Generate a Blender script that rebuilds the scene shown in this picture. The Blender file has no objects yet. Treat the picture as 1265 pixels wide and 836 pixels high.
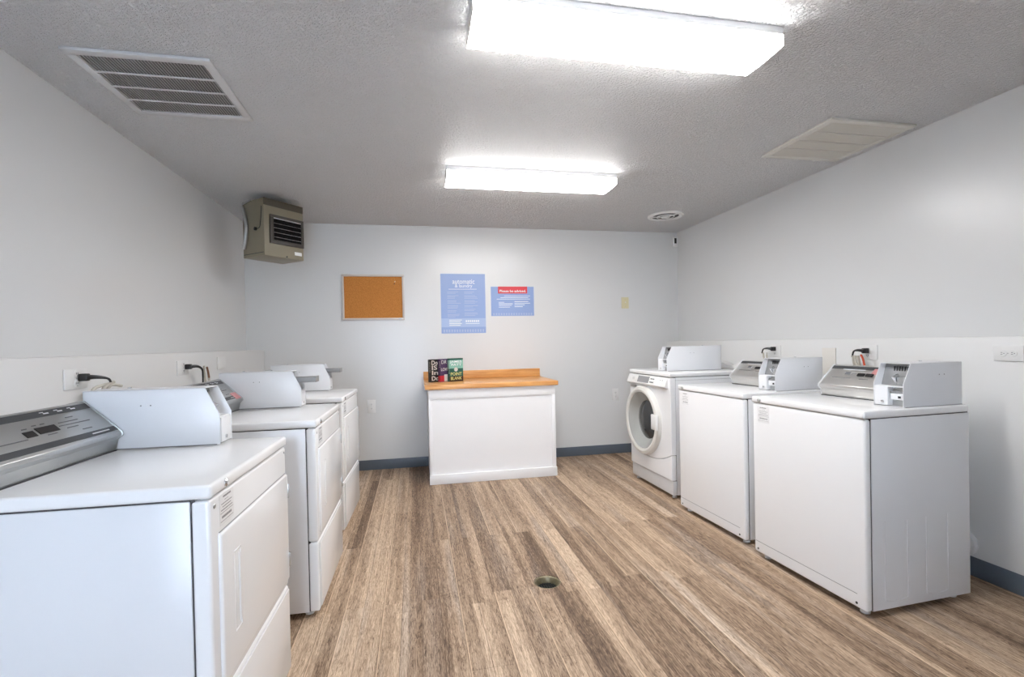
import bpy, bmesh, math, random
from mathutils import Vector, Matrix
random.seed(7)
SC = bpy.context.scene
COL = SC.collection
PI = math.pi

# ------------------------------------------------------------------ measured room (metres)
ZC, YB, H = 1.2465, 5.0208, 2.4515
XL, XR = -1.5846, 2.931          # upper walls
XL2, XR2 = -1.4303, 2.7848       # thicker lower walls (half height)
HL = 1.2257                      # height of the lower walls
YF = -1.35                       # wall behind the camera

# ------------------------------------------------------------------ materials
def newmat(name):
    m = bpy.data.materials.new(name); m.use_nodes = True
    nt = m.node_tree; b = nt.nodes['Principled BSDF']
    return m, nt, b
def srgb(r, g, b):
    f = lambda c: ((c/255+0.055)/1.055)**2.4 if c/255 > 0.04045 else c/255/12.92
    return (f(r), f(g), f(b), 1)
def mat(name, col, rough=.5, metal=0, bump=0, bscale=200, coat=0, var=0, vscale=6, spec=None):
    m, nt, b = newmat(name)
    b.inputs['Base Color'].default_value = col
    b.inputs['Roughness'].default_value = rough
    b.inputs['Metallic'].default_value = metal
    if coat: b.inputs['Coat Weight'].default_value = coat; b.inputs['Coat Roughness'].default_value = .08
    if spec is not None: b.inputs['Specular IOR Level'].default_value = spec
    tc = nt.nodes.new('ShaderNodeTexCoord')
    if var:
        n = nt.nodes.new('ShaderNodeTexNoise'); n.inputs['Scale'].default_value = vscale; n.inputs['Detail'].default_value = 4
        mr = nt.nodes.new('ShaderNodeMapRange'); mr.inputs['To Min'].default_value = 1-var; mr.inputs['To Max'].default_value = 1+var*.3
        mx = nt.nodes.new('ShaderNodeMix'); mx.data_type = 'RGBA'; mx.blend_type = 'MULTIPLY'; mx.inputs['Factor'].default_value = 1
        mx.inputs['A'].default_value = col
        nt.links.new(tc.outputs['Object'], n.inputs['Vector']); nt.links.new(n.outputs['Fac'], mr.inputs['Value'])
        nt.links.new(mr.outputs['Result'], mx.inputs['B']); nt.links.new(mx.outputs['Result'], b.inputs['Base Color'])
    if bump:
        n = nt.nodes.new('ShaderNodeTexNoise'); n.inputs['Scale'].default_value = bscale; n.inputs['Detail'].default_value = 3
        bp = nt.nodes.new('ShaderNodeBump'); bp.inputs['Strength'].default_value = bump; bp.inputs['Distance'].default_value = .002
        nt.links.new(tc.outputs['Object'], n.inputs['Vector']); nt.links.new(n.outputs['Fac'], bp.inputs['Height'])
        nt.links.new(bp.outputs['Normal'], b.inputs['Normal'])
    return m
M = {}
M['wall'] = mat('wall_paint', (.755, .76, .757, 1), .27, bump=.06, bscale=90, spec=.5)
M['lower_wall'] = mat('lower_wall_paint', (.80, .80, .79, 1), .4, bump=.08, bscale=90)
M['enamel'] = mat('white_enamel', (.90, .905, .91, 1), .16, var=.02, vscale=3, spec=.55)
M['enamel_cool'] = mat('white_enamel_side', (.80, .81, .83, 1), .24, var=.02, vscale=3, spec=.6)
M['meter'] = mat('white_meter_steel', (.80, .81, .83, 1), .3, bump=.03, bscale=400)
M['plastic'] = mat('white_plastic', (.84, .84, .83, 1), .3, var=.02)
M['ring'] = mat('ivory_plastic', (.74, .73, .69, 1), .3, var=.03)
M['steel'] = mat('brushed_steel', (.50, .51, .51, 1), .33, .85, bump=.08, bscale=300)
M['steel_bright'] = mat('bright_steel', (.66, .65, .63, 1), .28, .8, bump=.05, bscale=300)
M['chrome'] = mat('chrome', (.75, .76, .78, 1), .15, 1, var=.05)
M['stripe'] = mat('charcoal_stripe', (.055, .06, .065, 1), .4, var=.1)
M['gap2'] = mat('heater_interior', (.008, .008, .009, 1), .95, spec=.1)
M['gap'] = mat('seam_shadow_fill', (.06, .06, .065, 1), .8, var=.1)  # dark colour standing in for the shade inside panel gaps
M['seam'] = mat('grey_seam', (.30, .30, .31, 1), .6, var=.1)
M['black'] = mat('black_plastic', (.012, .012, .013, 1), .35, var=.1)
M['dark'] = mat('dark_cavity', (.03, .031, .033, 1), .6, var=.1)
M['grey'] = mat('grey_plastic', (.28, .285, .29, 1), .45, var=.05)
M['ink'] = mat('grey_ink', (.17, .17, .18, 1), .7, var=.1)
M['base'] = mat('blue_grey_vinyl', srgb(98, 108, 120), .45, var=.06, vscale=20)
M['heater'] = mat('beige_enamel', srgb(140, 132, 112), .42, var=.06, vscale=8)
M['heater_dark'] = mat('brown_enamel', srgb(78, 72, 60), .5, var=.1)
M['white_ink'] = mat('white_ink', (.86, .88, .92, 1), .6, var=.02)
M['pale_ink'] = mat('pale_blue_ink', srgb(176, 192, 226), .6, var=.02)
M['poster'] = mat('blue_poster_paper', srgb(150, 174, 222), .35, var=.05, vscale=5)
M['poster_band'] = mat('pale_blue_poster_band', srgb(172, 194, 230), .35, var=.03)
M['red'] = mat('red_paper', srgb(226, 60, 70), .4, var=.04)
M['frame'] = mat('pale_wood_frame', srgb(214, 206, 198), .45, var=.05, vscale=30)
M['funnel'] = mat('frosted_grey_funnel', (.42, .43, .41, 1), .25, var=.15, vscale=12)
M['tan'] = mat('tan_tag', srgb(150, 110, 85), .6, var=.2)
M['ivory'] = mat('ivory_switch', srgb(222, 214, 176), .4, var=.03)
M['clear'] = mat('cloudy_wrap', (.62, .58, .50, 1), .3, var=.3, vscale=60)
M['orange'] = mat('orange_rubber', srgb(205, 80, 45), .5, var=.08)
M['pink'] = mat('pink_sticker', srgb(214, 150, 150), .5, var=.2, vscale=90)
M['beige'] = mat('cream_plate', srgb(234, 230, 223), .5, var=.04)
M['pvc'] = mat('white_pipe_plastic', (.70, .70, .70, 1), .3, var=.04)
M['counter_white'] = mat('white_painted_wood', (.89, .89, .895, 1), .38, bump=.05, bscale=60, var=.02)
M['frame_dark'] = mat('dark_grille_enamel', srgb(66, 62, 58), .45, var=.1)
M['pages'] = mat('book_pages', srgb(205, 198, 182), .8, var=.15, vscale=120)
M['vent_back'] = mat('vent_duct_grey', (.22, .22, .22, 1), .7, var=.1)
M['vent'] = mat('vent_enamel', (.66, .66, .665, 1), .45, var=.05)
M['vent_cream'] = mat('cream_vent_enamel', (.70, .68, .62, 1), .45, var=.05)

def cork():
    m, nt, b = newmat('cork'); tc = nt.nodes.new('ShaderNodeTexCoord')
    n = nt.nodes.new('ShaderNodeTexNoise'); n.inputs['Scale'].default_value = 260; n.inputs['Detail'].default_value = 6
    r = nt.nodes.new('ShaderNodeValToRGB')
    r.color_ramp.elements[0].position = .3; r.color_ramp.elements[0].color = srgb(176, 110, 48)
    r.color_ramp.elements[1].position = .7; r.color_ramp.elements[1].color = srgb(216, 146, 72)
    nt.links.new(tc.outputs['Object'], n.inputs['Vector']); nt.links.new(n.outputs['Fac'], r.inputs['Fac'])
    nt.links.new(r.outputs['Color'], b.inputs['Base Color']); b.inputs['Roughness'].default_value = .85
    return m
M['cork'] = cork()

def wood_top():
    m, nt, b = newmat('oak_laminate'); tc = nt.nodes.new('ShaderNodeTexCoord')
    mp = nt.nodes.new('ShaderNodeMapping'); mp.inputs['Scale'].default_value = (2.0, 26, 26)
    n = nt.nodes.new('ShaderNodeTexNoise'); n.inputs['Scale'].default_value = 1.6; n.inputs['Detail'].default_value = 7
    n.inputs['Roughness'].default_value = .6
    r = nt.nodes.new('ShaderNodeValToRGB')
    r.color_ramp.elements[0].position = .32; r.color_ramp.elements[0].color = srgb(205, 140, 78)
    r.color_ramp.elements[1].position = .68; r.color_ramp.elements[1].color = srgb(240, 184, 116)
    nt.links.new(tc.outputs['Object'], mp.inputs['Vector']); nt.links.new(mp.outputs['Vector'], n.inputs['Vector'])
    nt.links.new(n.outputs['Fac'], r.inputs['Fac']); nt.links.new(r.outputs['Color'], b.inputs['Base Color'])
    b.inputs['Roughness'].default_value = .3
    return m
M['oak'] = wood_top()

def floor_mat():
    m, nt, b = newmat('vinyl_plank_floor'); N = nt.nodes.new; L = nt.links.new
    tc = N('ShaderNodeTexCoord')
    sp = N('ShaderNodeSeparateXYZ'); L(tc.outputs['Object'], sp.inputs[0])
    cb = N('ShaderNodeCombineXYZ'); L(sp.outputs['Y'], cb.inputs['X']); L(sp.outputs['X'], cb.inputs['Y'])   # planks run along Y
    def bricks(width, row, mortar, off=.37):
        br = N('ShaderNodeTexBrick'); br.offset = off; br.offset_frequency = 2
        br.inputs['Color1'].default_value = (0, 0, 0, 1); br.inputs['Color2'].default_value = (1, 1, 1, 1); br.inputs['Mortar'].default_value = (.5, .5, .5, 1)
        br.inputs['Scale'].default_value = 1; br.inputs['Mortar Size'].default_value = mortar; br.inputs['Mortar Smooth'].default_value = .1
        br.inputs['Brick Width'].default_value = width; br.inputs['Row Height'].default_value = row
        L(cb.outputs[0], br.inputs['Vector']); c = N('ShaderNodeSeparateColor'); L(br.outputs['Color'], c.inputs[0])
        return br.outputs['Fac'], c.outputs[0]
    joint, rnd = bricks(1.83, .178, .0009)
    edge2, r2 = bricks(4.6, .0593, .0013, .5)
    _, r3 = bricks(3.1, .089, 0, .23)
    off = N('ShaderNodeMath'); off.operation = 'MULTIPLY'; off.inputs[1].default_value = 37; L(r3, off.inputs[0])
    co = N('ShaderNodeCombineXYZ'); L(off.outputs[0], co.inputs['Z'])
    def noise(sx, sy, detail, rough, dist=0):
        mp = N('ShaderNodeMapping'); mp.inputs['Scale'].default_value = (sx, sy, 1); L(tc.outputs['Object'], mp.inputs['Vector'])
        ad = N('ShaderNodeVectorMath'); ad.operation = 'ADD'; L(mp.outputs[0], ad.inputs[0]); L(co.outputs[0], ad.inputs[1])
        n = N('ShaderNodeTexNoise'); n.inputs['Scale'].default_value = 1; n.inputs['Detail'].default_value = detail
        n.inputs['Roughness'].default_value = rough; n.inputs['Distortion'].default_value = dist; L(ad.outputs[0], n.inputs['Vector'])
        return n.outputs['Fac']
    broad = noise(11, .55, 4, .55, .7)
    grain = noise(85, 5.5, 6, .72, 1.6)
    fine = noise(330, 34, 4, .65, .6)
    def op(o_, a, c):
        x = N('ShaderNodeMath'); x.operation = o_
        for i, v_ in enumerate((a, c)):
            if isinstance(v_, (int, float)): x.inputs[i].default_value = v_
            else: L(v_, x.inputs[i])
        return x.outputs[0]
    mul = lambda a, k: op('MULTIPLY', a, k)
    add = lambda a, c: op('ADD', a, c)
    # thin dark cracks running with the grain
    cr = noise(26, 2.6, 3, .6, 2.2)
    ca = op('ABSOLUTE', op('SUBTRACT', cr, .5), 0)
    cm = N('ShaderNodeMapRange'); cm.inputs['From Min'].default_value = 0; cm.inputs['From Max'].default_value = .022
    cm.inputs['To Min'].default_value = .22; cm.inputs['To Max'].default_value = 0; L(ca, cm.inputs['Value'])
    v = add(add(add(add(add(mul(broad, .62), mul(grain, .85)), mul(fine, .80)), mul(rnd, .03)), mul(r2, .22)), mul(r3, .14))
    v = op('SUBTRACT', add(v, -.80), cm.outputs[0])
    r = N('ShaderNodeValToRGB'); L(v, r.inputs['Fac']); e = r.color_ramp.elements
    e[0].position = .18; e[0].color = srgb(88, 68, 52)
    e[1].position = .86; e[1].color = srgb(230, 207, 180)
    for p_, c_ in ((.36, (132, 108, 87)), (.48, (164, 139, 115)), (.62, (190, 164, 138))):
        a = e.new(p_); a.color = srgb(*c_)
    gw = noise(8, .7, 2, .5); gr = N('ShaderNodeMapRange'); gr.inputs['From Min'].default_value = .54; gr.inputs['From Max'].default_value = .70
    gr.inputs['To Max'].default_value = .5; L(gw, gr.inputs['Value'])
    hs = N('ShaderNodeMix'); hs.data_type = 'RGBA'; L(gr.outputs[0], hs.inputs['Factor']); L(r.outputs['Color'], hs.inputs['A'])
    sat = N('ShaderNodeHueSaturation'); sat.inputs['Saturation'].default_value = .6; L(r.outputs['Color'], sat.inputs['Color'])
    L(sat.outputs['Color'], hs.inputs['B'])
    fx = op('FRACT', op('DIVIDE', sp.outputs['X'], .089), 0)
    dk = op('GREATER_THAN', op('ABSOLUTE', op('SUBTRACT', fx, .5), 0), .488)
    pl = op('MULTIPLY', op('LESS_THAN', op('ABSOLUTE', op('SUBTRACT', fx, .045), 0), .028), op('GREATER_THAN', r3, .5))
    wob = noise(30, 4, 2, .5)
    pe = N('ShaderNodeMix'); pe.data_type = 'RGBA'; L(mul(op('MAXIMUM', pl, op('MULTIPLY', op('GREATER_THAN', r2, .62), edge2)), .6), pe.inputs['Factor'])
    L(hs.outputs['Result'], pe.inputs['A']); pe.inputs['B'].default_value = srgb(226, 200, 168)
    mo = N('ShaderNodeMix'); mo.data_type = 'RGBA'; L(op('MAXIMUM', mul(joint, .6), op('MULTIPLY', dk, op('MULTIPLY', wob, 1.3))), mo.inputs['Factor'])
    L(pe.outputs['Result'], mo.inputs['A']); mo.inputs['B'].default_value = srgb(78, 60, 46)
    L(mo.outputs['Result'], b.inputs['Base Color'])
    b.inputs['Roughness'].default_value = .5; b.inputs['Specular IOR Level'].default_value = .35
    bp = N('ShaderNodeBump'); bp.inputs['Strength'].default_value = .15; bp.inputs['Distance'].default_value = .001
    L(grain, bp.inputs['Height']); L(bp.outputs[0], b.inputs['Normal'])
    return m
M['floor'] = floor_mat()

def ceiling_mat():
    m, nt, b = newmat('knockdown_ceiling'); N = nt.nodes.new; L = nt.links.new
    tc = N('ShaderNodeTexCoord')
    n = N('ShaderNodeTexNoise'); n.inputs['Scale'].default_value = 75; n.inputs['Detail'].default_value = 4; n.inputs['Roughness'].default_value = .6
    L(tc.outputs['Object'], n.inputs['Vector'])
    r = N('ShaderNodeValToRGB'); r.color_ramp.elements[0].position = .42; r.color_ramp.elements[1].position = .6; L(n.outputs['Fac'], r.inputs['Fac'])
    bp = N('ShaderNodeBump'); bp.inputs['Strength'].default_value = 1.0; bp.inputs['Distance'].default_value = .010
    L(r.outputs['Color'], bp.inputs['Height']); L(bp.outputs[0], b.inputs['Normal'])
    b.inputs['Base Color'].default_value = (.92, .92, .925, 1); b.inputs['Roughness'].default_value = .5
    return m
M['ceiling'] = ceiling_mat()

def glow(name, col, strength):
    m, nt, b = newmat(name)
    b.inputs['Base Color'].default_value = (.9, .9, .9, 1)
    b.inputs['Emission Color'].default_value = col; b.inputs['Emission Strength'].default_value = strength
    return m
M['lamp_side'] = glow('lit_acrylic_side', (1, .985, .975, 1), 5.2)
M['lamp'] = glow('lit_acrylic_diffuser', (1, .985, .975, 1), 9.5)

def glass_mat(name, col, rough=0.02):
    m, nt, b = newmat(name)
    b.inputs['Base Color'].default_value = col; b.inputs['Roughness'].default_value = rough
    b.inputs['Transmission Weight'].default_value = 1; b.inputs['IOR'].default_value = 1.45
    return m
M['glass'] = glass_mat('clear_glass', (.95, .97, .97, 1))
M['smoked'] = mat('smoked_door_glass', (.05, .055, .06, 1), .08, spec=.7)

# ------------------------------------------------------------------ mesh helpers
class MB:
    """collects shapes, then links them as ONE mesh object"""
    def __init__(s): s.bm = bmesh.new()
    def merge(s, t):
        me = bpy.data.meshes.new('t'); t.to_mesh(me); t.free(); s.bm.from_mesh(me); bpy.data.meshes.remove(me)
    def box(s, x0, x1, y0, y1, z0, z1, bev=0, seg=2):
        t = bmesh.new(); bmesh.ops.create_cube(t, size=1)
        for v in t.verts:
            v.co = Vector(((x0+x1)/2+v.co.x*(x1-x0), (y0+y1)/2+v.co.y*(y1-y0), (z0+z1)/2+v.co.z*(z1-z0)))
        if bev: bmesh.ops.bevel(t, geom=t.edges[:], offset=bev, segments=seg, affect='EDGES', profile=.5)
        bmesh.ops.recalc_face_normals(t, faces=t.faces[:])
        s.merge(t); return s
    def prism(s, pts, axis, lo, hi, bev=0, seg=2):
        """pts: 2-D outline in the two other axes (x:(y,z) y:(x,z) z:(x,y))"""
        t = bmesh.new()
        def P(p, w):
            return {'x': (w, p[0], p[1]), 'y': (p[0], w, p[1]), 'z': (p[0], p[1], w)}[axis]
        A = [t.verts.new(P(p, lo)) for p in pts]; B = [t.verts.new(P(p, hi)) for p in pts]
        n = len(pts); t.faces.new(A); t.faces.new(B[::-1])
        for i in range(n): t.faces.new((A[i], B[i], B[(i+1) % n], A[(i+1) % n]))
        bmesh.ops.recalc_face_normals(t, faces=t.faces[:])
        if bev: bmesh.ops.bevel(t, geom=t.edges[:], offset=bev, segments=seg, affect='EDGES', profile=.5)
        s.merge(t); return s
    def lathe(s, prof, c, axis='z', seg=40, close=False):
        """prof: (radius, height along axis)"""
        t = bmesh.new(); rings = []
        for r, h in prof:
            ring = []
            for i in range(seg):
                a = 2*PI*i/seg; u, v = r*math.cos(a), r*math.sin(a)
                ring.append(t.verts.new({'z': (c[0]+u, c[1]+v, c[2]+h), 'x': (c[0]+h, c[1]+u, c[2]+v), 'y': (c[0]+u, c[1]+h, c[2]+v)}[axis]))
            rings.append(ring)
        for k in range(len(rings)-1):
            for i in range(seg):
                t.faces.new((rings[k][i], rings[k][(i+1) % seg], rings[k+1][(i+1) % seg], rings[k+1][i]))
        if not close:
            t.faces.new(rings[0][::-1]); t.faces.new(rings[-1])
        else:
            for i in range(seg): t.faces.new((rings[-1][i], rings[-1][(i+1) % seg], rings[0][(i+1) % seg], rings[0][i]))
        bmesh.ops.recalc_face_normals(t, faces=t.faces[:])
        s.merge(t); return s
    def cyl(s, c, r, h, axis='z', seg=24, r2=None):
        return s.lathe([(r, 0), (r2 if r2 else r, h)], c, axis, seg)
    def tube(s, pts, r, seg=8):
        pts = [Vector(p) for p in pts]
        # smooth (Catmull-Rom)
        out = []
        for i in range(len(pts)-1):
            p0 = pts[max(i-1, 0)]; p1 = pts[i]; p2 = pts[i+1]; p3 = pts[min(i+2, len(pts)-1)]
            for k in range(6):
                u = k/6
                out.append(.5*((2*p1)+(p2-p0)*u+(2*p0-5*p1+4*p2-p3)*u*u+(3*p1-p0-3*p2+p3)*u**3))
        out.append(pts[-1])
        t = bmesh.new(); rings = []; up = Vector((0.03, .02, 1)).normalized()
        for i, p in enumerate(out):
            d = (out[min(i+1, len(out)-1)]-out[max(i-1, 0)]).normalized()
            a = d.cross(up)
            if a.length < .05: a = d.cross(Vector((1, 0, 0)))
            a.normalize(); b_ = d.cross(a).normalized(); 
            rr = r(i/(len(out)-1)) if callable(r) else r
            rings.append([t.verts.new(p+a*rr*math.cos(2*PI*k/seg)+b_*rr*math.sin(2*PI*k/seg)) for k in range(seg)])
        for k in range(len(rings)-1):
            for i in range(seg): t.faces.new((rings[k][i], rings[k][(i+1) % seg], rings[k+1][(i+1) % seg], rings[k+1][i]))
        t.faces.new(rings[0][::-1]); t.faces.new(rings[-1])
        bmesh.ops.recalc_face_normals(t, faces=t.faces[:])
        s.merge(t); return s
    def text(s, body, size, mtx, depth=.0004, bold=0, width=None, align='LEFT'):
        cu = bpy.data.curves.new('t', 'FONT'); cu.body = body; cu.size = size; cu.extrude = depth; cu.offset = bold; cu.align_x = align
        cu.resolution_u = 3
        ob = bpy.data.objects.new('t', cu); COL.objects.link(ob); bpy.context.view_layer.update()
        dg = bpy.context.evaluated_depsgraph_get(); me = bpy.data.meshes.new_from_object(ob.evaluated_get(dg))
        if width:
            xs = [v.co.x for v in me.vertices]; k = width/(max(xs)-min(xs))
            me.transform(Matrix.Diagonal((k, 1, 1, 1)))
        me.transform(mtx); s.bm.from_mesh(me)
        bpy.data.objects.remove(ob); bpy.data.curves.remove(cu); bpy.data.meshes.remove(me); return s
    def transform(s, mtx): bmesh.ops.transform(s.bm, matrix=mtx, verts=s.bm.verts[:]); return s
    def build(s, name, m, parent=None, smooth=True):
        me = bpy.data.meshes.new(name); s.bm.to_mesh(me); s.bm.free()
        me.materials.append(m)
        if smooth:
            for p in me.polygons: p.use_smooth = True
            me.set_sharp_from_angle(angle=math.radians(32))
        o = bpy.data.objects.new(name, me); COL.objects.link(o)
        if parent: o.parent = parent
        return o
def thing(name, label, cat, loc, rz=0, group=None, rx=0):
    o = bpy.data.objects.new(name, None); COL.objects.link(o); o.empty_display_size = .05
    o.location = loc; o.rotation_euler = (rx, 0, rz); o['label'] = label; o['category'] = cat
    if group: o['group'] = group
    return o
def tag(o, label, cat, group=None):
    o['label'] = label; o['category'] = cat
    if group: o['group'] = group
    return o
def struct(mb, name, m):
    o = mb.build(name, m); o['kind'] = 'structure'; return o
def copy_tree(o, parent=None):
    c = o.copy(); COL.objects.link(c); c.parent = parent
    for ch in list(o.children): copy_tree(ch, c)
    return c

# ------------------------------------------------------------------ room shell
T = .12
DR = (.643, 2.4215, .071)          # floor drain centre and hole radius
fl = MB()
# floor slab with a round hole for the drain: ring of quads around the hole plus outer frame
def floor_mesh():
    t = bmesh.new(); n = 40; cx, cy, r = DR[0], DR[1], .0705
    R = .3
    inner = [t.verts.new((cx+r*math.cos(2*PI*i/n), cy+r*math.sin(2*PI*i/n), 0)) for i in range(n)]
    def sq(a):
        c, s_ = math.cos(a), math.sin(a); k = R/max(abs(c), abs(s_)); return (cx+c*k, cy+s_*k, 0)
    outer = [t.verts.new(sq(2*PI*i/n)) for i in range(n)]
    for i in range(n): t.faces.new((inner[i], inner[(i+1) % n], outer[(i+1) % n], outer[i]))
    x0, x1, y0, y1 = XL-T, XR+T, YF-T, YB+T
    def q(a, b_, c, d): t.faces.new([t.verts.new((p[0], p[1], 0)) for p in (a, b_, c, d)])
    q((x0, y0), (x1, y0), (x1, cy-R), (x0, cy-R)); q((x0, cy+R), (x1, cy+R), (x1, y1), (x0, y1))
    q((x0, cy-R), (cx-R, cy-R), (cx-R, cy+R), (x0, cy+R)); q((cx+R, cy-R), (x1, cy-R), (x1, cy+R), (cx+R, cy+R))
    # walls of the hole and an underside slab
    low = [t.verts.new((v.co.x, v.co.y, -.035)) for v in inner]
    for i in range(n): t.faces.new((inner[i], low[i], low[(i+1) % n], inner[(i+1) % n]))
    for f in t.faces: f.normal_update()
    return t
t = floor_mesh(); fl.merge(t)
fl.box(XL-T, XR+T, YF-T, YB+T, -.08, -.036)
struct(fl, 'floor', M['floor'])
struct(MB().box(XL-T, XR+T, YF-T, YB+T, H, H+.08), 'ceiling', M['ceiling'])
struct(MB().box(XL-T, XR+T, YB, YB+T, -.05, H), 'wall_back', M['wall'])
struct(MB().box(XL-T, XL, YF, YB, HL-.02, H), 'wall_left', M['wall'])
struct(MB().box(XR, XR+T, YF, YB, HL-.02, H), 'wall_right', M['wall'])
struct(MB().box(XL-T, XL2, YF, YB, -.02, HL, .004), 'wall_left_lower', M['lower_wall'])
struct(MB().box(XR2, XR+T, YF, YB, -.02, HL, .004), 'wall_right_lower', M['lower_wall'])
# wall behind the camera with a glazed doorway that lets daylight in
DX0, DX1, DZ = -.95, .15, 2.08
fw = MB().box(XL-T, DX0, YF-T, YF, -.05, H).box(DX1, XR+T, YF-T, YF, -.05, H).box(DX0, DX1, YF-T, YF, DZ, H)
struct(fw, 'wall_front', M['wall'])
df = MB()
for a, b_, c, d in ((DX0, DX0+.07, 0, DZ), (DX1-.07, DX1, 0, DZ), (DX0+.07, DX1-.07, DZ-.07, DZ), (DX0+.07, DX1-.07, 0, .1)):
    df.box(a, b_, YF-.09, YF-.03, c, d, .004)
door = struct(df, 'door_1', M['plastic'])
dg = MB().box(DX0+.065, DX1-.065, YF-.064, YF-.056, .095, DZ-.065).build('glass_pane', M['glass'], door)
MB().box(DX1-.15, DX1-.135, YF-.03, YF-.015, .95, 1.2, .004).box(DX1-.15, DX1-.135, YF-.05, YF-.02, .96, .98).box(DX1-.15, DX1-.135, YF-.05, YF-.02, 1.17, 1.19).build('door_handle', M['chrome'], door)
# baseboards
BT = .0994
def baseboard(name, x0, x1, y0, y1): struct(MB().box(x0, x1, y0, y1, 0, BT, .002), name, M['base'])
baseboard('baseboard_back', XL2, XR2, YB-.007, YB)
baseboard('baseboard_left', XL2, XL2+.007, YF, YB-.007)
baseboard('baseboard_right', XR2-.007, XR2, YF, YB-.007)

# ------------------------------------------------------------------ ceiling lamps (wraparound fixtures)
def lamp(label, x0, x1, y0, y1):
    cx, cy = (x0+x1)/2, (y0+y1)/2; w, d = (x1-x0)/2, (y1-y0)/2
    t = thing('ceiling_light', label, 'ceiling light', (cx, cy, H), group='fluorescent ceiling lights')
    MB().box(-w, w, -d, d, -.030, 0, .002).build('housing', M['plastic'], t)
    zt, zb = -.0305, -.072
    belly = [(-d, zb+.002), (-d*.985, zb-.001), (-d*.5, zb-.0045), (0, zb-.006), (d*.5, zb-.0045), (d*.985, zb-.001), (d, zb+.002)]
    MB().prism([(-d, zb+.004)]+belly+[(d, zb+.004)], 'x', -w, w).build('diffuser', M['lamp'], t)
    for s in (-1, 1): MB().prism([(s*d*.9, zt), (s*d, zt), (s*d, zb+.0045), (s*d*.9, zb+.0045)], 'x', -w, w).build('side_lens', M['lamp_side'], t)
    for s in (-1, 1): MB().prism([(-d, zt)]+belly+[(d, zt)], 'x', s*(w+.0015)-.0015, s*(w+.0015)+.0015).build('end_cap', M['plastic'], t)
    return t
lamp('large bright rectangular fluorescent light at the top of the picture, nearest the camera', .217, 1.427, 1.643, 1.862)
lamp('smaller looking long fluorescent light farther back above the wooden topped counter', .231, 1.452, 3.29, 3.535)

# ------------------------------------------------------------------ ceiling vents
def square_vent(label, x0, x1, y0, y1, m):
    cx, cy = (x0+x1)/2, (y0+y1)/2; w, d = (x1-x0)/2, (y1-y0)/2
    t = thing('ceiling_vent', label, 'ceiling vent', (cx, cy, H), group='square grilles in the ceiling')
    MB().box(-w+.03, w-.03, -d+.03, d-.03, -.004, -.0005).build('backing', M['vent_back'], t)
    f = MB(); b = .038
    for a in ((-w, w, -d, -d+b), (-w, w, d-b, d), (-w, -w+b, -d+b, d-b), (w-b, w, -d+b, d-b)): f.box(*a, -.014, 0, .003)
    f.build('frame', m, t)
    iw, idp = w-b, d-b
    s = MB(); n = 38; pitch = 2*iw/n
    for i in range(n):
        x = -iw+(i+.5)*pitch
        s.prism([(x-pitch*.34, -.004), (x-pitch*.30, -.0055), (x+pitch*.22, -.0115), (x+pitch*.16, -.0115)] if False else
                [(x-pitch*.36, -.0045), (x+pitch*.05, -.0125), (x+pitch*.22, -.0125), (x-pitch*.16, -.0045)], 'y', -idp, idp)
    s.build('louvres', m, t, smooth=False)
    bars = MB()
    for k in (-1, 0, 1): bars.box(-iw, iw, k*idp/2-.006, k*idp/2+.006, -.0145, -.011)
    bars.build('cross_bars', m, t)
square_vent('square grey louvred ceiling vent near the left wall', -1.352, -.812, 2.218, 2.772, M['vent'])
square_vent('square cream louvred ceiling vent near the right wall', 2.272, 2.845, 2.272, 2.825, M['vent_cream'])

rv = thing('round_vent', 'small round white ceiling diffuser near the far right corner', 'ceiling vent', (2.415, 4.335, H))
R_ = .17
MB().lathe([(R_, 0), (R_, -.006), (R_-.02, -.016), (R_-.045, -.010), (R_-.045, 0)], (0, 0, 0), 'z', 48, close=True).build('rim', M['plastic'], rv)
MB().cyl((0, 0, -.004), R_-.042, .003, 'z', 40).build('backing', M['black'], rv)
cc = MB().lathe([(.045, -.012), (.04, -.020), (.02, -.024), (.001, -.024)], (0, 0, 0), 'z', 32)
cc.lathe([(.086, -.010), (.082, -.016), (.074, -.016), (.078, -.010)], (0, 0, 0), 'z', 40, close=True)
cc.build('cone', M['plastic'], rv)
sp = MB()
for k in range(3):
    q = MB().box(.02, R_-.03, -.007, .007, -.018, -.012); q.transform(Matrix.Rotation(2*PI*k/3+.9, 4, 'Z'))
    me = bpy.data.meshes.new('q'); q.bm.to_mesh(me); sp.bm.from_mesh(me)
sp.build('spokes', M['plastic'], rv)

# ------------------------------------------------------------------ unit heater hanging in the left corner
ha = math.atan2(.264, .226)          # direction of the front's width
ht = thing('unit_heater', 'beige box shaped unit heater with dark grille hanging from ceiling in left corner', 'heater', (-1.124, 4.022, 1.96), ha)
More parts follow.
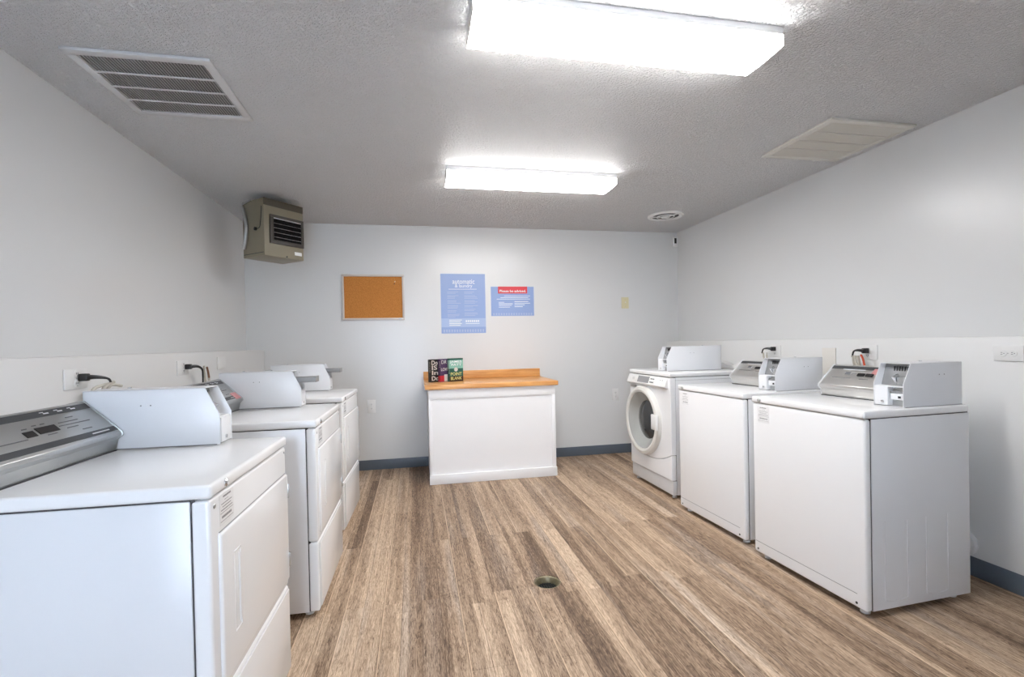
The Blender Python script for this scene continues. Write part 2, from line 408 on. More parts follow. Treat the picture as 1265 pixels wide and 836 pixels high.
# local: x along the front (to the right), y into the box (back), origin at near vertical edge bottom
w_, d_, h_ = .348, .27, .445
MB().prism([(0, 0), (w_, 0), (w_, d_), (0, d_)], 'z', .0, h_-.002, .003).build('casing', M['heater'], ht)
MB().box(.0, w_, -.003, .004, h_-.056, h_-.001, .001).build('top_band', M['heater_dark'], ht)
hf = MB()
gx0, gx1, gz0, gz1 = .045, w_-.004, .10, .325
for a in ((gx0, gx1, gz0, gz0+.03), (gx0, gx1, gz1-.02, gz1), (gx0, gx0+.03, gz0+.03, gz1-.02), (gx1-.022, gx1, gz0+.03, gz1-.02)):
    hf.box(a[0], a[1], -.014, .002, a[2], a[3], .002)
hf.build('grille_frame', M['frame_dark'], ht)
MB().box(gx0+.028, gx1-.02, -.006, -.001, gz0+.028, gz1-.018).build('grille_backing', M['gap2'], ht)
for k in range(5):
    z = gz0+.050+k*.036; hk = .016 if k == 4 else .004
    MB().prism([(-.012, z), (-.010, z+hk), (-.007, z+hk), (-.006, z)], 'x', gx0+.03, gx1-.022).build('louvre', M['chrome'], ht)
MB().box(w_-.085, w_-.02, -.0035, .001, .035, .062, .0008).build('maker_plate', M['plastic'], ht)
MB().cyl((w_*.55, -.004, .012), .006, .006, 'y', 12).build('screw', M['black'], ht)
MB().tube([(-.004, .02, h_-.065), (-.004, .03, h_-.15), (-.004, .045, h_-.22), (-.004, .075, h_-.235)], .0028).build('side_rod', M['black'], ht)
MB().lathe([(.014, 0), (.014, -.012), (.006, -.016)], (0, .10, h_-.232), 'x', 18).build('knob', M['black'], ht)
MB().box(-.002, .001, .01, d_-.01, .022, .026).build('seam', M['gap'], ht)
MB().tube([(-.008, d_-.015, h_-.04), (-.014, d_-.045, h_-.11), (-.014, d_-.068, h_-.20), (-.014, d_-.055, h_-.30), (-.010, d_-.022, .07)], .014, 10).build('flexible_conduit', M['steel'], ht)
hb = MB().box(.10, .24, .20, .235, h_-.003, H-1.96, .002)
hb.build('ceiling_bracket', M['steel'], ht)
MB().prism([(.09, h_-.03), (.09, h_-.012), (-.02, h_+.001), (-.03, h_-.008)], 'x', -.010, -.001).transform(Matrix.Translation((0, .17, 0))).build('foil_tape', M['chrome'], ht)

# ------------------------------------------------------------------ back wall items
def on_back(x, z): return (x, YB, z)
XZ = Matrix.Rotation(PI/2, 4, 'X')      # text plane -> facing -Y
def at_back(x, z, y): return Matrix.Translation((x, y, z)) @ XZ
cb = thing('cork_board', 'framed cork notice board on the back wall', 'notice board', (-.403, YB, 1.727))
w, h = .301, .2275
f = MB(); b = .021
for a in ((-w, w, -h, -h+b), (-w, w, h-b, h), (-w, -w+b, -h+b, h-b), (w-b, w, -h+b, h-b)): f.box(a[0], a[1], -.020, -.001, a[2], a[3], .003)
f.build('frame', M['frame'], cb)
MB().box(-w+b-.003, w-b+.003, -.010, -.001, -h+b-.003, h-b+.003).build('cork', M['cork'], cb)
MB().cyl((.205, -.016, .135), .0055, .007, 'y', 12).build('push_pin', M['black'], cb)
MB().cyl((.212, -.016, .157), .0055, .007, 'y', 12).build('push_pin', M['ivory'], cb)
MB().box(w-.06, w-.03, -.022, -.019, -h+.004, -h+.016).build('maker_sticker', M['steel'], cb)

def bars(mb, x0, x1, z, th, y, rnd=0):
    mb.box(x0, x1, y-.0005, y, z-th/2, z+th/2)
p1 = thing('notice_sign', 'tall blue laundry notice poster with white heading and two text columns', 'poster', (.494, YB, 1.661))
w, h = .231, .3075
MB().box(-w, w, -.003, .0, -h, h).build('sheet', M['poster'], p1)
MB().box(-w, w, -.0036, -.0026, -h+.065, -h+.155).build('pale_band', M['poster_band'], p1)
tx = MB().text('automatic', .072, at_back(-.11, .205, -.0036), .0003, .0006, .23)
tx.text('& laundry', .05, at_back(-.085, .168, -.0036), .0003, .0002, .18)
tx.box(-.15, .14, -.0036, -.003, .147, .151)
tx.build('heading_lettering', M['white_ink'], p1)
tx = MB(); rr = random.Random(3)
for cx0, cw in ((-.165, .14), (.01, .15)):
    z = .12
    while z > -.135:
        n = rr.choice((2, 3)); 
        for k in range(n):
            tx.box(cx0, cx0+cw*rr.uniform(.55, 1), -.0035, -.003, z-.003, z+.003); z -= .0135
        z -= .011
tx.build('small_text_lines', M['pale_ink'], p1)
tx = MB()
for k in range(4): tx.box(-.15, -.15+.13*(1-.1*(k % 2)), -.0042, -.0036, -.17-k*.018-.004, -.17-k*.018+.004)
for k in range(7): tx.box(.02+k*.021, .02+k*.021+.015, -.0042, -.0036, -.192, -.172)
tx.box(.02, .165, -.0042, -.0036, -.210, -.204)
tx.build('footer_lettering', M['white_ink'], p1)
tx = MB()
for k in range(16): tx.box(-.21+k*.027, -.21+k*.027+.015, -.0036, -.003, -h+.012, -h+.04)
tx.build('footer_pattern', M['pale_ink'], p1)

p2 = thing('notice_sign', 'small landscape blue notice with red heading strip on the back wall', 'poster', (1.0155, YB, 1.683))
w, h = .2315, .154
MB().box(-w, w, -.003, .0, -h, h).build('sheet', M['poster'], p2)
MB().box(-.155, .16, -.0036, -.0026, h-.072, h+.001).build('red_strip', M['red'], p2)
tx = MB().text('Please be advised.', .036, at_back(-.14, h-.058, -.0042), .0003, .0007, .285)
for k, (a, b_) in enumerate(((-.09, .19), (-.13, .17), (-.17, .19))): bars(tx, a, b_, .055-k*.016, .005, -.0032)
for k, (a, b_) in enumerate(((-.15, -.09), (-.15, .0), (-.15, -.01), (-.15, -.03))): bars(tx, a, b_, -.01-k*.017, .008 if k in (1,) else .005, -.0032)
for k, (a, b_) in enumerate(((.02, .17), (.02, .19), (.02, .13), (.02, .11))): bars(tx, a, b_, -.003-k*.018, .006, -.0032)
tx.build('lettering', M['white_ink'], p2)
tx = MB()
for k in range(16): tx.box(-.21+k*.027, -.21+k*.027+.015, -.0036, -.003, -h+.008, -h+.03)
tx.build('footer_pattern', M['pale_ink'], p2)

def outlet(name, label, cat, loc, rz, m, kind='outlet', horiz=False, group=None, w=.037, h=.06, gangs=1):
    """local: plate in XZ, facing -Y"""
    t = thing(name, label, cat, loc, rz, group)
    if horiz: w, h = .06, .037
    MB().box(-w*gangs, w*gangs, -.007, 0, -h, h, .002).build('plate', m, t)
    if kind == 'outlet':
        for s in (-1, 1):
            c = (s*.021, 0) if horiz else (0, s*.021)
            MB().lathe([(.0165, 0), (.0165, -.0025), (.015, -.0035)], (c[0], -.0065, c[1]), 'y', 20).build('socket', M['plastic'], t)
            q = MB()
            if horiz: q.box(c[0]-.006, c[0]+.001, -.0115, -.0095, .003, .0055).box(c[0]-.006, c[0]+.001, -.0115, -.0095, -.0055, -.003).cyl((c[0]+.007, -.0115, 0), .0022, .002, 'y', 10)
            else: q.box(-.0065, -.0035, -.0115, -.0095, c[1]-.002, c[1]+.006).box(.0035, .0065, -.0115, -.0095, c[1]-.002, c[1]+.006).cyl((0, -.0115, c[1]-.008), .0022, .002, 'y', 10)
            q.build('slots', M['grey'], t)
        MB().cyl((0, -.0085, 0), .0025, .002, 'y', 10).build('screw', M['steel'], t)
    elif kind == 'switch':
        MB().box(-.010, .010, -.010, -.006, -.022, .022, .001).build('rocker', m, t)
        MB().box(-.004, .004, -.018, -.009, -.001, .012, .001).build('toggle', M['plastic'], t)
        for s in (-1, 1): MB().cyl((0, -.0085, s*.042), .0025, .002, 'y', 10).build('screw', M['steel'], t)
    return t
outlet('wall_outlet', 'white wall outlet low on the back wall between the dryers and the counter', 'outlet', (-.448, YB, .637), 0, M['plastic'], w=.039, h=.064)
outlet('wall_outlet', 'white wall outlet low on the back wall between the counter and the front loading washer', 'outlet', (2.152, YB, .652), 0, M['plastic'], w=.037, h=.064)
outlet('light_switch', 'cream switch plate high on the back wall right of the posters', 'switch', (2.287, YB, 1.661), 0, M['ivory'], 'switch', w=.042, h=.062)

sn = thing('corner_sensor', 'small white wall sensor with dark window in the far right corner below the ceiling', 'sensor', (2.900, YB, 2.342), -.0)
MB().box(-.030, .026, -.035, -.001, -.052, .055, .006).build('body', M['plastic'], sn)
MB().box(-.020, .006, -.038, -.033, -.018, .042, .002).build('lens', M['black'], sn)

# ------------------------------------------------------------------ counter by the back wall
CY, CX0, CX1 = 4.3355, .0998, 1.2635
ct = thing('counter_cabinet', 'white painted counter cabinet with an oak worktop and backsplash against the back wall', 'counter', (CX0, CY, 0))
cw, cd = CX1-CX0, YB-.012-CY
MB().box(.004, cw-.004, .012, cd, 0, .846).build('carcass', M['counter_white'], ct)
fp = MB()
fp.box(0, cw, .002, .02, .758, .846, .002)            # top rail
fp.box(0, .026, .002, .02, .084, .758, .002).box(cw-.036, cw, .002, .02, .084, .758, .002)
fp.box(-.004, cw+.004, -.012, .02, 0, .084, .003)
fp.build('face_frame', M['counter_white'], ct)
MB().box(-.030, cw+.026, -.022, cd, .844, .885, .004).build('worktop', M['oak'], ct)
MB().box(-.030, cw+.026, cd-.022, cd, .885, .968, .003).build('backsplash', M['oak'], ct)
MB().box(cw+.010, cw+.03, -.012, .01, .868, .876, .002).build('edge_clip', M['steel'], ct)

# books fanned on the worktop
def book(label, x, y, cover, spine_m, th, wd, hh, ang, build_art):
    t = thing('book', label, 'book', (x, y, .8851), ang, 'paperback books on the wooden worktop')
    # local: cover front faces -Y, spine at x=0
    c = MB().box(0, wd, 0, .0012, 0, hh).box(0, wd, th-.0012, th, 0, hh).box(0, .0012, 0, th, 0, hh)
    c.build('cover', cover, t)
    MB().box(.0015, wd-.003, .0013, th-.0013, .002, hh-.002).build('pages', M['pages'], t)
    build_art(t, th, wd, hh)
    return t
def rotspine(th, z0): # text on the spine (facing -X), reading downwards
    return Matrix.Translation((-.0006, th*.3, z0)) @ Matrix.Rotation(-PI/2, 4, 'Z') @ Matrix.Rotation(PI/2, 4, 'X') @ Matrix.Rotation(-PI/2, 4, 'Z')
M['bk_black'] = mat('black_book_cover', srgb(38, 36, 36), .3, var=.4, vscale=30)
M['bk_purple'] = mat('purple_book_cover', srgb(82, 58, 98), .3, var=.4, vscale=25)
M['bk_green'] = mat('teal_book_cover', srgb(34, 96, 84), .3, var=.4, vscale=18)
M['bk_pale'] = mat('pale_teal_sky', srgb(140, 196, 180), .3, var=.25, vscale=30)
M['bk_red'] = mat('red_cover_block', srgb(190, 40, 55), .3, var=.2, vscale=30)
M['bk_yellow'] = mat('yellow_lettering', srgb(214, 206, 130), .4, var=.05)
M['bk_cream'] = mat('cream_lettering', srgb(214, 208, 200), .4, var=.05)
M['bk_brown'] = mat('brown_cover_block', srgb(60, 38, 26), .4, var=.2)
def front(x, z): return Matrix.Translation((x, -.0006, z)) @ XZ
def art1(t, th, wd, hh):
    q = MB()
    for s, z, k in (('Do', .165, .07), ('IS', .118, .06), ('In', .07, .07), ('Do', .016, .08)): q.text(s, .058, front(.012, z), .0003, .001, k)
    q.build('cover_lettering', M['bk_cream'], t)
    MB().text('DO IS IN DO', .018, rotspine(th, hh-.02), .0003).build('spine_lettering', M['bk_cream'], t)
def art2(t, th, wd, hh):
    MB().text('DR', .05, front(.012, .172), .0003, .0, .06).build('cover_lettering', M['bk_cream'], t)
    q = MB().text('LOVE', .04, front(.008, .105), .0003, .001, .085)
    q.build('cover_lettering', M['bk_cream'], t)
    MB().box(.045, .09, -.0008, 0, .006, .07).build('pale_block', M['bk_cream'], t)
    MB().text('LOVE IS', .018, rotspine(th, hh-.02), .0003).build('spine_lettering', M['bk_cream'], t)
    MB().box(0, .045, -.0006, 0, .004, .06).box(-.0006, 0, 0, th, .004, .06).build('red_block', M['bk_red'], t)
def art3(t, th, wd, hh):
    MB().box(0, wd, -.0004, 0, .125, .205).box(-.0004, 0, 0, th, .125, .205).build('sky_block', M['bk_pale'], t)
    MB().box(0, wd, -.0004, 0, 0, .05).build('ground_block', M['bk_brown'], t)
    MB().lathe([(.020, 0), (.020, -.0008)], (wd*.48, 0, .115), 'y', 20).build('sun_disc', M['bk_cream'], t)
    MB().text('POINT', .042, front(.012, .058), .0003, .0006, wd-.03).build('title_lettering', M['bk_yellow'], t)
    MB().text('BLANK', .042, front(.012, .016), .0003, .0006, wd-.03).build('title_lettering', M['bk_yellow'], t)
    MB().text('JAMES', .03, front(.012, .180), .0003, .0003, wd-.025).text('PATT', .03, front(.02, .150), .0003, .0003, wd-.04).build('author_lettering', M['white_ink'], t)
    MB().text('POINT BLANK', .02, rotspine(th, hh-.02), .0003).build('spine_lettering', M['white_ink'], t)
book('black paperback book with white lettering, at the left end of the fanned books', .129, 4.63, M['bk_black'], None, .036, .135, .216, .55, art1)
book('purple and red paperback in the middle of the three fanned books', .222, 4.63, M['bk_purple'], None, .036, .130, .218, .55, art2)
book('teal paperback book titled point blank at the right end of the three books', .308, 4.63, M['bk_green'], None, .036, .150, .222, .42, art3)

# ------------------------------------------------------------------ floor drain
dn = thing('floor_drain', 'round sunken metal floor drain in the middle of the plank floor', 'drain', (DR[0], DR[1], -.03))
MB().lathe([(.070, -.004), (.070, .0275), (.066, .0295), (.060, .026), (.050, .006), (.050, -.004)], (0, 0, 0), 'z', 40, close=True).build('bowl', M['drain'] if 'drain' in M else mat('tarnished_brass', srgb(150, 140, 112), .4, .5, var=.5, vscale=60), dn)
MB().cyl((0, 0, -.005), .050, .003, 'z', 30).build('sump', M['dark'], dn)
g = MB()
for k in range(-3, 4):
    hw = math.sqrt(.048**2-(k*.0125)**2); g.box(k*.0125-.002, k*.0125+.002, -hw, hw, -.0015, .002)
    g.box(-hw, hw, k*.0125-.002, k*.0125+.002, -.0015, .002)
g.build('grate', mat('dark_iron', srgb(58, 62, 60), .5, .6, var=.3, vscale=60), dn)

# ------------------------------------------------------------------ shared appliance parts
def console(t, s, a0, y0, y1, z, mface, sticker=None):
    """control console, slanted metal face. s=+1: depth runs to +x (washers), -1: to -x (dryers)"""
    P = lambda a, zz: (s*a, zz)
    prof = [P(a0+.02, z), P(a0+.012, z+.038), P(a0-.002, z+.052), P(a0, z+.064), P(a0+.108, z+.166), P(a0+.118, z+.168), P(a0+.155, z+.16), P(a0+.155, z)]
    c = MB().prism(prof, 'y', y0+.004, y1-.004, .0012).build('control_console', mface, t)
    wide = [P(a0+.018, z), P(a0+.010, z+.037), P(a0-.006, z+.052), P(a0-.004, z+.066), P(a0+.106, z+.170), P(a0+.118, z+.172), P(a0+.158, z+.163), P(a0+.158, z)]
    for yy in (y0, y1-.005):
        MB().prism(wide, 'y', yy, yy+.005, .0008).build('end_cap', M['meter'] if s > 0 else M['steel'], c)
    # slanted face frame: u along face upward 0..1, thin plates standing 1 mm proud
    d = Vector((.108, .102)); Ln = d.length; d = d/Ln; n = Vector((-d.y, d.x))
    def strip(name, u0, u1, ya, yb, m, lift=.001):
        q = [Vector((a0, z+.064))+d*(u*Ln)+n*k for u, k in ((u0, -.001), (u1, -.001), (u1, lift), (u0, lift))]
        return MB().prism([(s*p.x, p.y) for p in q], 'y', ya, yb).build(name, m, c)
    strip('dark_stripe', .82, .97, y0+.006, y1-.006, M['stripe'])
    if s < 0: strip('dark_stripe', .07, .20, y0+.006, y1-.006, M['stripe'])
    MB().box(min(s*(a0+.0155), s*(a0+.15)), max(s*(a0+.0155), s*(a0+.15)), y0+.001, y1-.001, z, z+.003).build('base_gap_strip', M['gap'], c)  # dark strip drawn in for the shaded gap under the console
    if s < 0:
        strip('display_window', .40, .54, y0+.205, y0+.240, M['black'], .002)
        strip('display_window', .42, .58, y0+.252, y0+.325, M['black'], .002)
        for ya, yb, u in ((.39, .42, .68), (.345, .425, .58), (.335, .465, .50), (.355, .40, .42), (.40, .44, .30), (.10, .20, .36), (.215, .232, .60), (.255, .27, .64), (.285, .30, .64), (.27, .305, .36)):
            strip('printed_line', u, u+.018, y0+ya, y0+yb, M['ink'], .0013)
        for k in range(3):
            strip('printed_symbol', .875, .90, y0+.335+k*.055, y0+.355+k*.055, M['white_ink'], .0016)
            strip('printed_symbol', .915, .93, y0+.325+k*.055, y0+.34+k*.055, M['white_ink'], .0016)
        strip('printed_line', .12, .145, y0+.41, y0+.49, M['pvc'], .0016)
    else:
        for k in range(2): strip('button', .50, .62, y0+.138+k*.047, y0+.175+k*.047, M['black'], .006)
        strip('printed_emblem', .56, .68, y0+.27, y0+.30, M['ink'], .0013); strip('printed_line', .60, .64, y0+.235, y0+.262, M['grey'], .0013)
        strip('printed_line', .36, .375, y0+.15, y0+.20, M['ink'], .0013); strip('printed_line', .38, .395, y0+.25, y0+.36, M['ink'], .0013)
        strip('printed_line', .80, .82, y0+.20, y0+.33, M['white_ink'], .0016)
    if sticker: strip('price_sticker', *sticker, M['pink'], .0022)
    return c

def coin_box(t, s, af, y0, y1, z, ab, slide_out=False, mm=None):
    """coin meter case. af: front depth of lower front, slanted upper front; open front between two side plates"""
    mm = mm or M['meter']
    h = .20; zb = z+.105; at = af+.045
    c = MB()
    side = [(s*af, z), (s*af, zb), (s*at, z+h), (s*ab, z+h), (s*ab, z)]
    th = .003
    c.prism(side, 'y', y0, y0+th, .0006).prism(side, 'y', y1-th, y1, .0006)
    x = lambda a, b_: (min(s*a, s*b_), max(s*a, s*b_))
    c.box(*x(at, ab), y0, y1, z+h-.003, z+h, .0006)        # top
    c.box(*x(ab-.003, ab), y0, y1, z, z+h)                  # back
    c.box(*x(af+.035, ab), y0+th, y1-th, z+.001, z+.004)
    o = c.build('coin_meter_case', mm, t)
    W_ = y1-y0
    # recessed inner face of the slanted opening
    MB().prism([(s*(af+.045), zb-.012), (s*(af+.075), z+h-.006), (s*(af+.080), z+h-.006), (s*(af+.05), zb-.012)], 'y', y0+th, y1-th).build('meter_face', M['grey'] if s > 0 else M['steel'], o)
    # ledge below it
    MB().box(*x(af+.006, af+.05), y0+th, y1-th, zb-.014, zb-.010).build('meter_ledge', mm, o)
    # cash box door, on the side away from the near plate
    ym = y0+W_*.52 if s > 0 else y0+W_*.15
    MB().box(*x(af+.001, af+.05), ym, y1-th-.0005, z+.004, zb-.014, .002).build('cash_box_door', mm, o)
    MB().lathe([(.007, 0), (.007, -s*.004), (.004, -s*.005)], (s*(af+.001), (ym+y1)/2-.01, z+.02), 'x', 16).build('lock', M['chrome'], o)
    if s > 0:
        MB().box(*x(af+.03, af+.034), y0+th, ym, z+.004, zb-.014).build('recess_panel', M['steel'], o)
        MB().box(*x(af+.012, af+.032), y0+th+.006, ym-.004, z+.032, z+.062, .002).build('coin_slide', M['meter'], o)
        MB().box(*x(af+.010, af+.013), y0+th+.018, y0+th+.03, z+.04, z+.05).build('coin_slot', M['black'], o)
        MB().box(*x(af+.012, af+.034), y0+th+.004, ym-.002, z+.064, z+.072).build('slide_shade', M['grey'], o)
        MB().lathe([(.006, 0), (.006, -.006)], (af+.03, ym-.008, z+.084), 'x', 14).build('lock', M['chrome'], o)
    # vent louvres in the upper face and a coin cup
    for k in range(7):
        a = af+.066; yy = y0+th+.012+k*(W_*.6)/7
        MB().box(*x(a-.002, a+.006), yy, yy+.004, z+h-.038, z+h-.016).build('meter_vent_slot', M['dark'], o)
    MB().prism([(s*(af+.04), zb+.004), (s*(af+.02), zb+.03), (s*(af+.05), zb+.045), (s*(af+.06), zb+.02)], 'y', y0+W_*.42, y0+W_*.50, .001).build('coin_chute', M['chrome'], o)
    MB().box(*x(af+.035, af+.058), y0+W_*.18, y0+W_*.40, zb-.006, zb+.03, .003).build('coin_cup', M['steel'], o)
    if slide_out:
        MB().box(*x(af-.075, af+.06), y0+.012, y1-.012, z+.135, z+.165, .003).box(*x(af-.078, af-.072), y0+.010, y1-.010, z+.134, z+.167, .002).build('coin_slide', M['grey'], o)
    MB().cyl((s*(ab-.10), y1-.03, z+h), .006, .005, 'z', 12).build('top_lock', M['chrome'], o)
    # side screws
    for q_ in (.20, .17): MB().cyl((s*(at+q_), y0-.001, z+h-.055), .0022, .002, 'y', 8).build('side_rivet', M['ink'], o)
    # base trim line
    MB().box(*x(af+.01, ab), y0-.0008, y0+.001, z+.0, z+.0025).build('base_seam', M['seam'], o)
    return o

def price_label(t, s, x, y0, y1, z0, z1):
    o = MB().box(min(x, x-s*.0006), max(x, x-s*.0006), y0, y1, z0, z1).build('instruction_label', M['enamel'], t)
    q = MB(); rr = random.Random(5); hgt = z1-z0
    def row(zf, th, f0, f1, ch, gp):
        yy = y0+(y1-y0)*f0; ye = y0+(y1-y0)*f1; z = z1-hgt*zf
        while yy < ye:
            l = ch*rr.uniform(.6, 1.4); q.box(min(x-s*.0006, x-s*.0009), max(x-s*.0006, x-s*.0009), yy, min(yy+l, ye), z-th/2, z+th/2); yy += l+gp
    row(.10, .0045, .25, .80, .003, .0018); row(.22, .0012, .35, .6, .006, .003); row(.32, .0022, .12, .86, .004, .0022)
    row(.42, .0022, .2, .8, .004, .0022); row(.52, .0026, .1, .9, .003, .002); row(.61, .0010, .05, .95, .2, 0)
    row(.75, .0062, .15, .82, .0035, .0022); row(.88, .0010, .05, .95, .2, 0)
    q.build('printed_text', M['ink'], o)
    return o
def feet(t, s, d, w, g, ins=.05):
    for a in (ins, d-ins):
        for b_ in (ins, w-ins):
            MB().lathe([(.019, 0), (.021, .006), (.017, .012), (.009, .014), (.009, g+.012)], (s*a, b_, 0), 'z', 18).build('foot', M['pvc'], t)

# ------------------------------------------------------------------ top loading washers (right)
def top_washer(label, x, y, rz, rx=0):
    t = thing('washing_machine', label, 'washing machine', (x, y, 0), rz, 'coin operated washing machines', rx)
    d, w, h, g = .613, .675, .914, .03
    zs = h-.036
    # side/back cabinet and wrapped front panel with a dark joint in between
    MB().box(.034, d-.004, .003, w-.003, g+.004, h-.03).build('inner_frame', M['gap'], t)
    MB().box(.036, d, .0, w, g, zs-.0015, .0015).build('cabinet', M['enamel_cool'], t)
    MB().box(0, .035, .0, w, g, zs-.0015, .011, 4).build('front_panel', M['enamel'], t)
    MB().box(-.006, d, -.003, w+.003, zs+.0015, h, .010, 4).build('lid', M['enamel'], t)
    MB().box(-.0006, .002, .045, w-.012, .092, .0945).build('toe_panel_seam', M['seam'], t)
    for b_ in (.048, w-.030): MB().cyl((-.0015, b_, .052), .0055, .003, 'x', 12).build('panel_screw', M['black'], t)
    MB().lathe([(.012, .0), (.012, -.003), (.008, -.007), (.005, -.007)], (-.0055, w-.058, zs+.018), 'x', 18).build('lid_lock', M['steel'], t)
    price_label(t, 1, -.0003, w-.125, w-.04, zs-.105, zs-.014)
    # pressed ribs low on the side
    for a0 in (.105, .345):
        r = MB().tube([(a0, .0004, .42), (a0, .0004, .25), (a0, .0004, .09), (a0+.012, .0004, .066), (a0+.06, .0004, .06), (a0+.118, .0004, .066), (a0+.13, .0004, .09), (a0+.13, .0004, .25), (a0+.13, .0004, .42)], .0022, 8)
        r.build('pressed_rib', M['enamel_cool'], t)
    feet(t, 1, d, w, g)
    console(t, 1, .355, .160, w-.105, h, M['steel_bright'], (.62, .88, .255, .315))
    coin_box(t, 1, .245, .018, .158, h, .60)
    return t
top_washer('white top loading coin washer nearest the camera on the right, its whole side in view', 1.9117, 1.7652, .0484)
top_washer('white top loading coin washer in the middle of the right row, beside the front loader', 1.9089, 2.5577, .0437)

# ------------------------------------------------------------------ front loading washer (right, far)
t = thing('washing_machine', 'white front loading washer with round glass door at the far end of the right row', 'washing machine', (1.925, 3.428, 0), .02, 'coin operated washing machines')
d, w, h, g = .78, .69, .985, .03
MB().box(.0425, d-.004, .004, w-.004, g+.01, h-.02).build('inner_frame', M['gap'], t)
MB().box(.045, d, 0, w, g, h-.037, .003).build('cabinet', M['enamel_cool'], t)
MB().box(-.005, d, -.003, w+.003, h-.034, h, .011, 4).build('top_panel', M['enamel'], t)
MB().box(.042, d-.03, -.0012, .001, h-.06, h-.058).build('side_seam', M['seam'], t)
# front panel (above the curved joint) and kick panel (below it)
def smile(b_): return .345-.085*(1-((b_-w/2)/(w/2))**2)
NB = 24
up = [(w*i/NB, smile(w*i/NB)+.0015) for i in range(NB+1)] + [(w, h-.04), (0, h-.04)]
def holed_panel(outline, c, r, x0, x1):
    t_ = bmesh.new(); n = len(outline); cy_, cz_ = c
    # resample the outline so each outer vertex pairs with one on the circle
    pts = []
    for i in range(n):
        a, b_ = Vector(outline[i]), Vector(outline[(i+1) % n]); k = max(1, int((b_-a).length/.03))
        pts += [a.lerp(b_, j/k) for j in range(k)]
    def ring(pp, x): return [t_.verts.new((x, p[0], p[1])) for p in pp]
    cen = Vector((cy_, cz_)); cir = [cen+(p-cen).normalized()*r for p in pts]
    oin = [p+(cen-p).normalized()*.004 for p in pts]
    O0, O1, O2, I0, I1 = ring(oin, x0), ring(pts, x0+.005), ring(pts, x1), ring(cir, x0), ring(cir, x1)
    m_ = len(pts)
    for i in range(m_):
        j = (i+1) % m_
        for A_, B_ in ((I0, O0), (O0, O1), (O1, O2), (O2, I1), (I1, I0)): t_.faces.new((A_[i], A_[j], B_[j], B_[i]))
    bmesh.ops.recalc_face_normals(t_, faces=t_.faces[:])
    q_ = MB(); q_.merge(t_); return q_
holed_panel(up, (.43, .56), .243, 0, .042).build('front_panel', M['enamel'], t)
lo = [(w*i/NB, smile(w*i/NB)-.0015) for i in range(NB+1)] + [(w, .145), (0, .145)]
MB().prism(lo, 'x', .0, .043, .006, 3).build('kick_panel', M['enamel'], t)
MB().box(.012, .043, .0, w, g, .142, .004).build('plinth', M['pvc'], t)
feet(t, 1, d, w, g)
# console bulging forward along its lower edge
cp = [(-.004, h-.040), (-.030, h-.110), (-.022, h-.122), (.004, h-.128), (.02, h-.128), (.02, h-.040)]
cs = MB().prism(cp, 'y', .035, w+.004, .005, 3).build('control_console', M['plastic'], t)
def cface(name, b0, b1, u0, u1, m, lift=.0015, shape='box'):
    A = Vector((-.004, h-.040)); D = Vector((-.030, h-.110))-A; n = Vector((D.y, -D.x)).normalized()
    q = [A+D*u+n*k for u, k in ((u0, -.001), (u1, -.001), (u1, lift), (u0, lift))]
    return MB().prism([(p.x, p.y) for p in q], 'y', b0, b1).build(name, m, cs)
cface('display', .305, .50, .12, .86, M['grey'])
cface('display_glass', .325, .48, .22, .76, M['seam'], .002)
for r_ in (0, 1):
    for k in range(3): cface('button', .225+k*.022, .236+k*.022, .28+r_*.38, .38+r_*.38, M['black'], .004)
for b_ in (.12, .09): cface('indicator', b_, b_+.006, .3, .38, M['grey'], .002)
cface('brand_plate', .56, .60, .35, .65, M['pvc'], .002)
MB().box(-.012, .004, w-.13, w-.035, h-.152, h-.135, .003).build('drawer_grip', M['grey'], t)
# door
dc = (0, .43, .560)
dr = MB().lathe([(.292, .004), (.292, -.020), (.282, -.036), (.262, -.042), (.244, -.036), (.240, -.024), (.240, .002)], dc, 'x', 64, close=True).build('door', M['ring'], t)
MB().lathe([(.241, -.026), (.228, -.016), (.172, .032), (.168, .038), (.160, .038), (.168, .028), (.222, -.020), (.238, -.030)], dc, 'x', 56, close=True).build('funnel', M['funnel'], dr)
MB().lathe([(.168, .036), (.16, .030), (.11, .016), (.06, .008), (.002, .006)], dc, 'x', 48).build('glass_bowl', M['smoked'], dr)
MB().box(-.052, -.030, .43-.292, .43-.205, .515, .64, .008, 3).build('handle', M['plastic'], dr)
# raised rear rail on the top, with a dip
rr_ = [(.07, h), (.08, h+.05), (.10, h+.06), (.14, h+.055), (.18, h+.032), (.27, h+.030), (.31, h+.050), (.40, h+.052), (.55, h+.05), (.60, h)]
MB().prism(rr_, 'x', d-.085, d-.01, .006, 2).build('rear_rail', M['plastic'], t)
coin_box(t, 1, .075, .175, .315, h+.002, .575)
FL = t

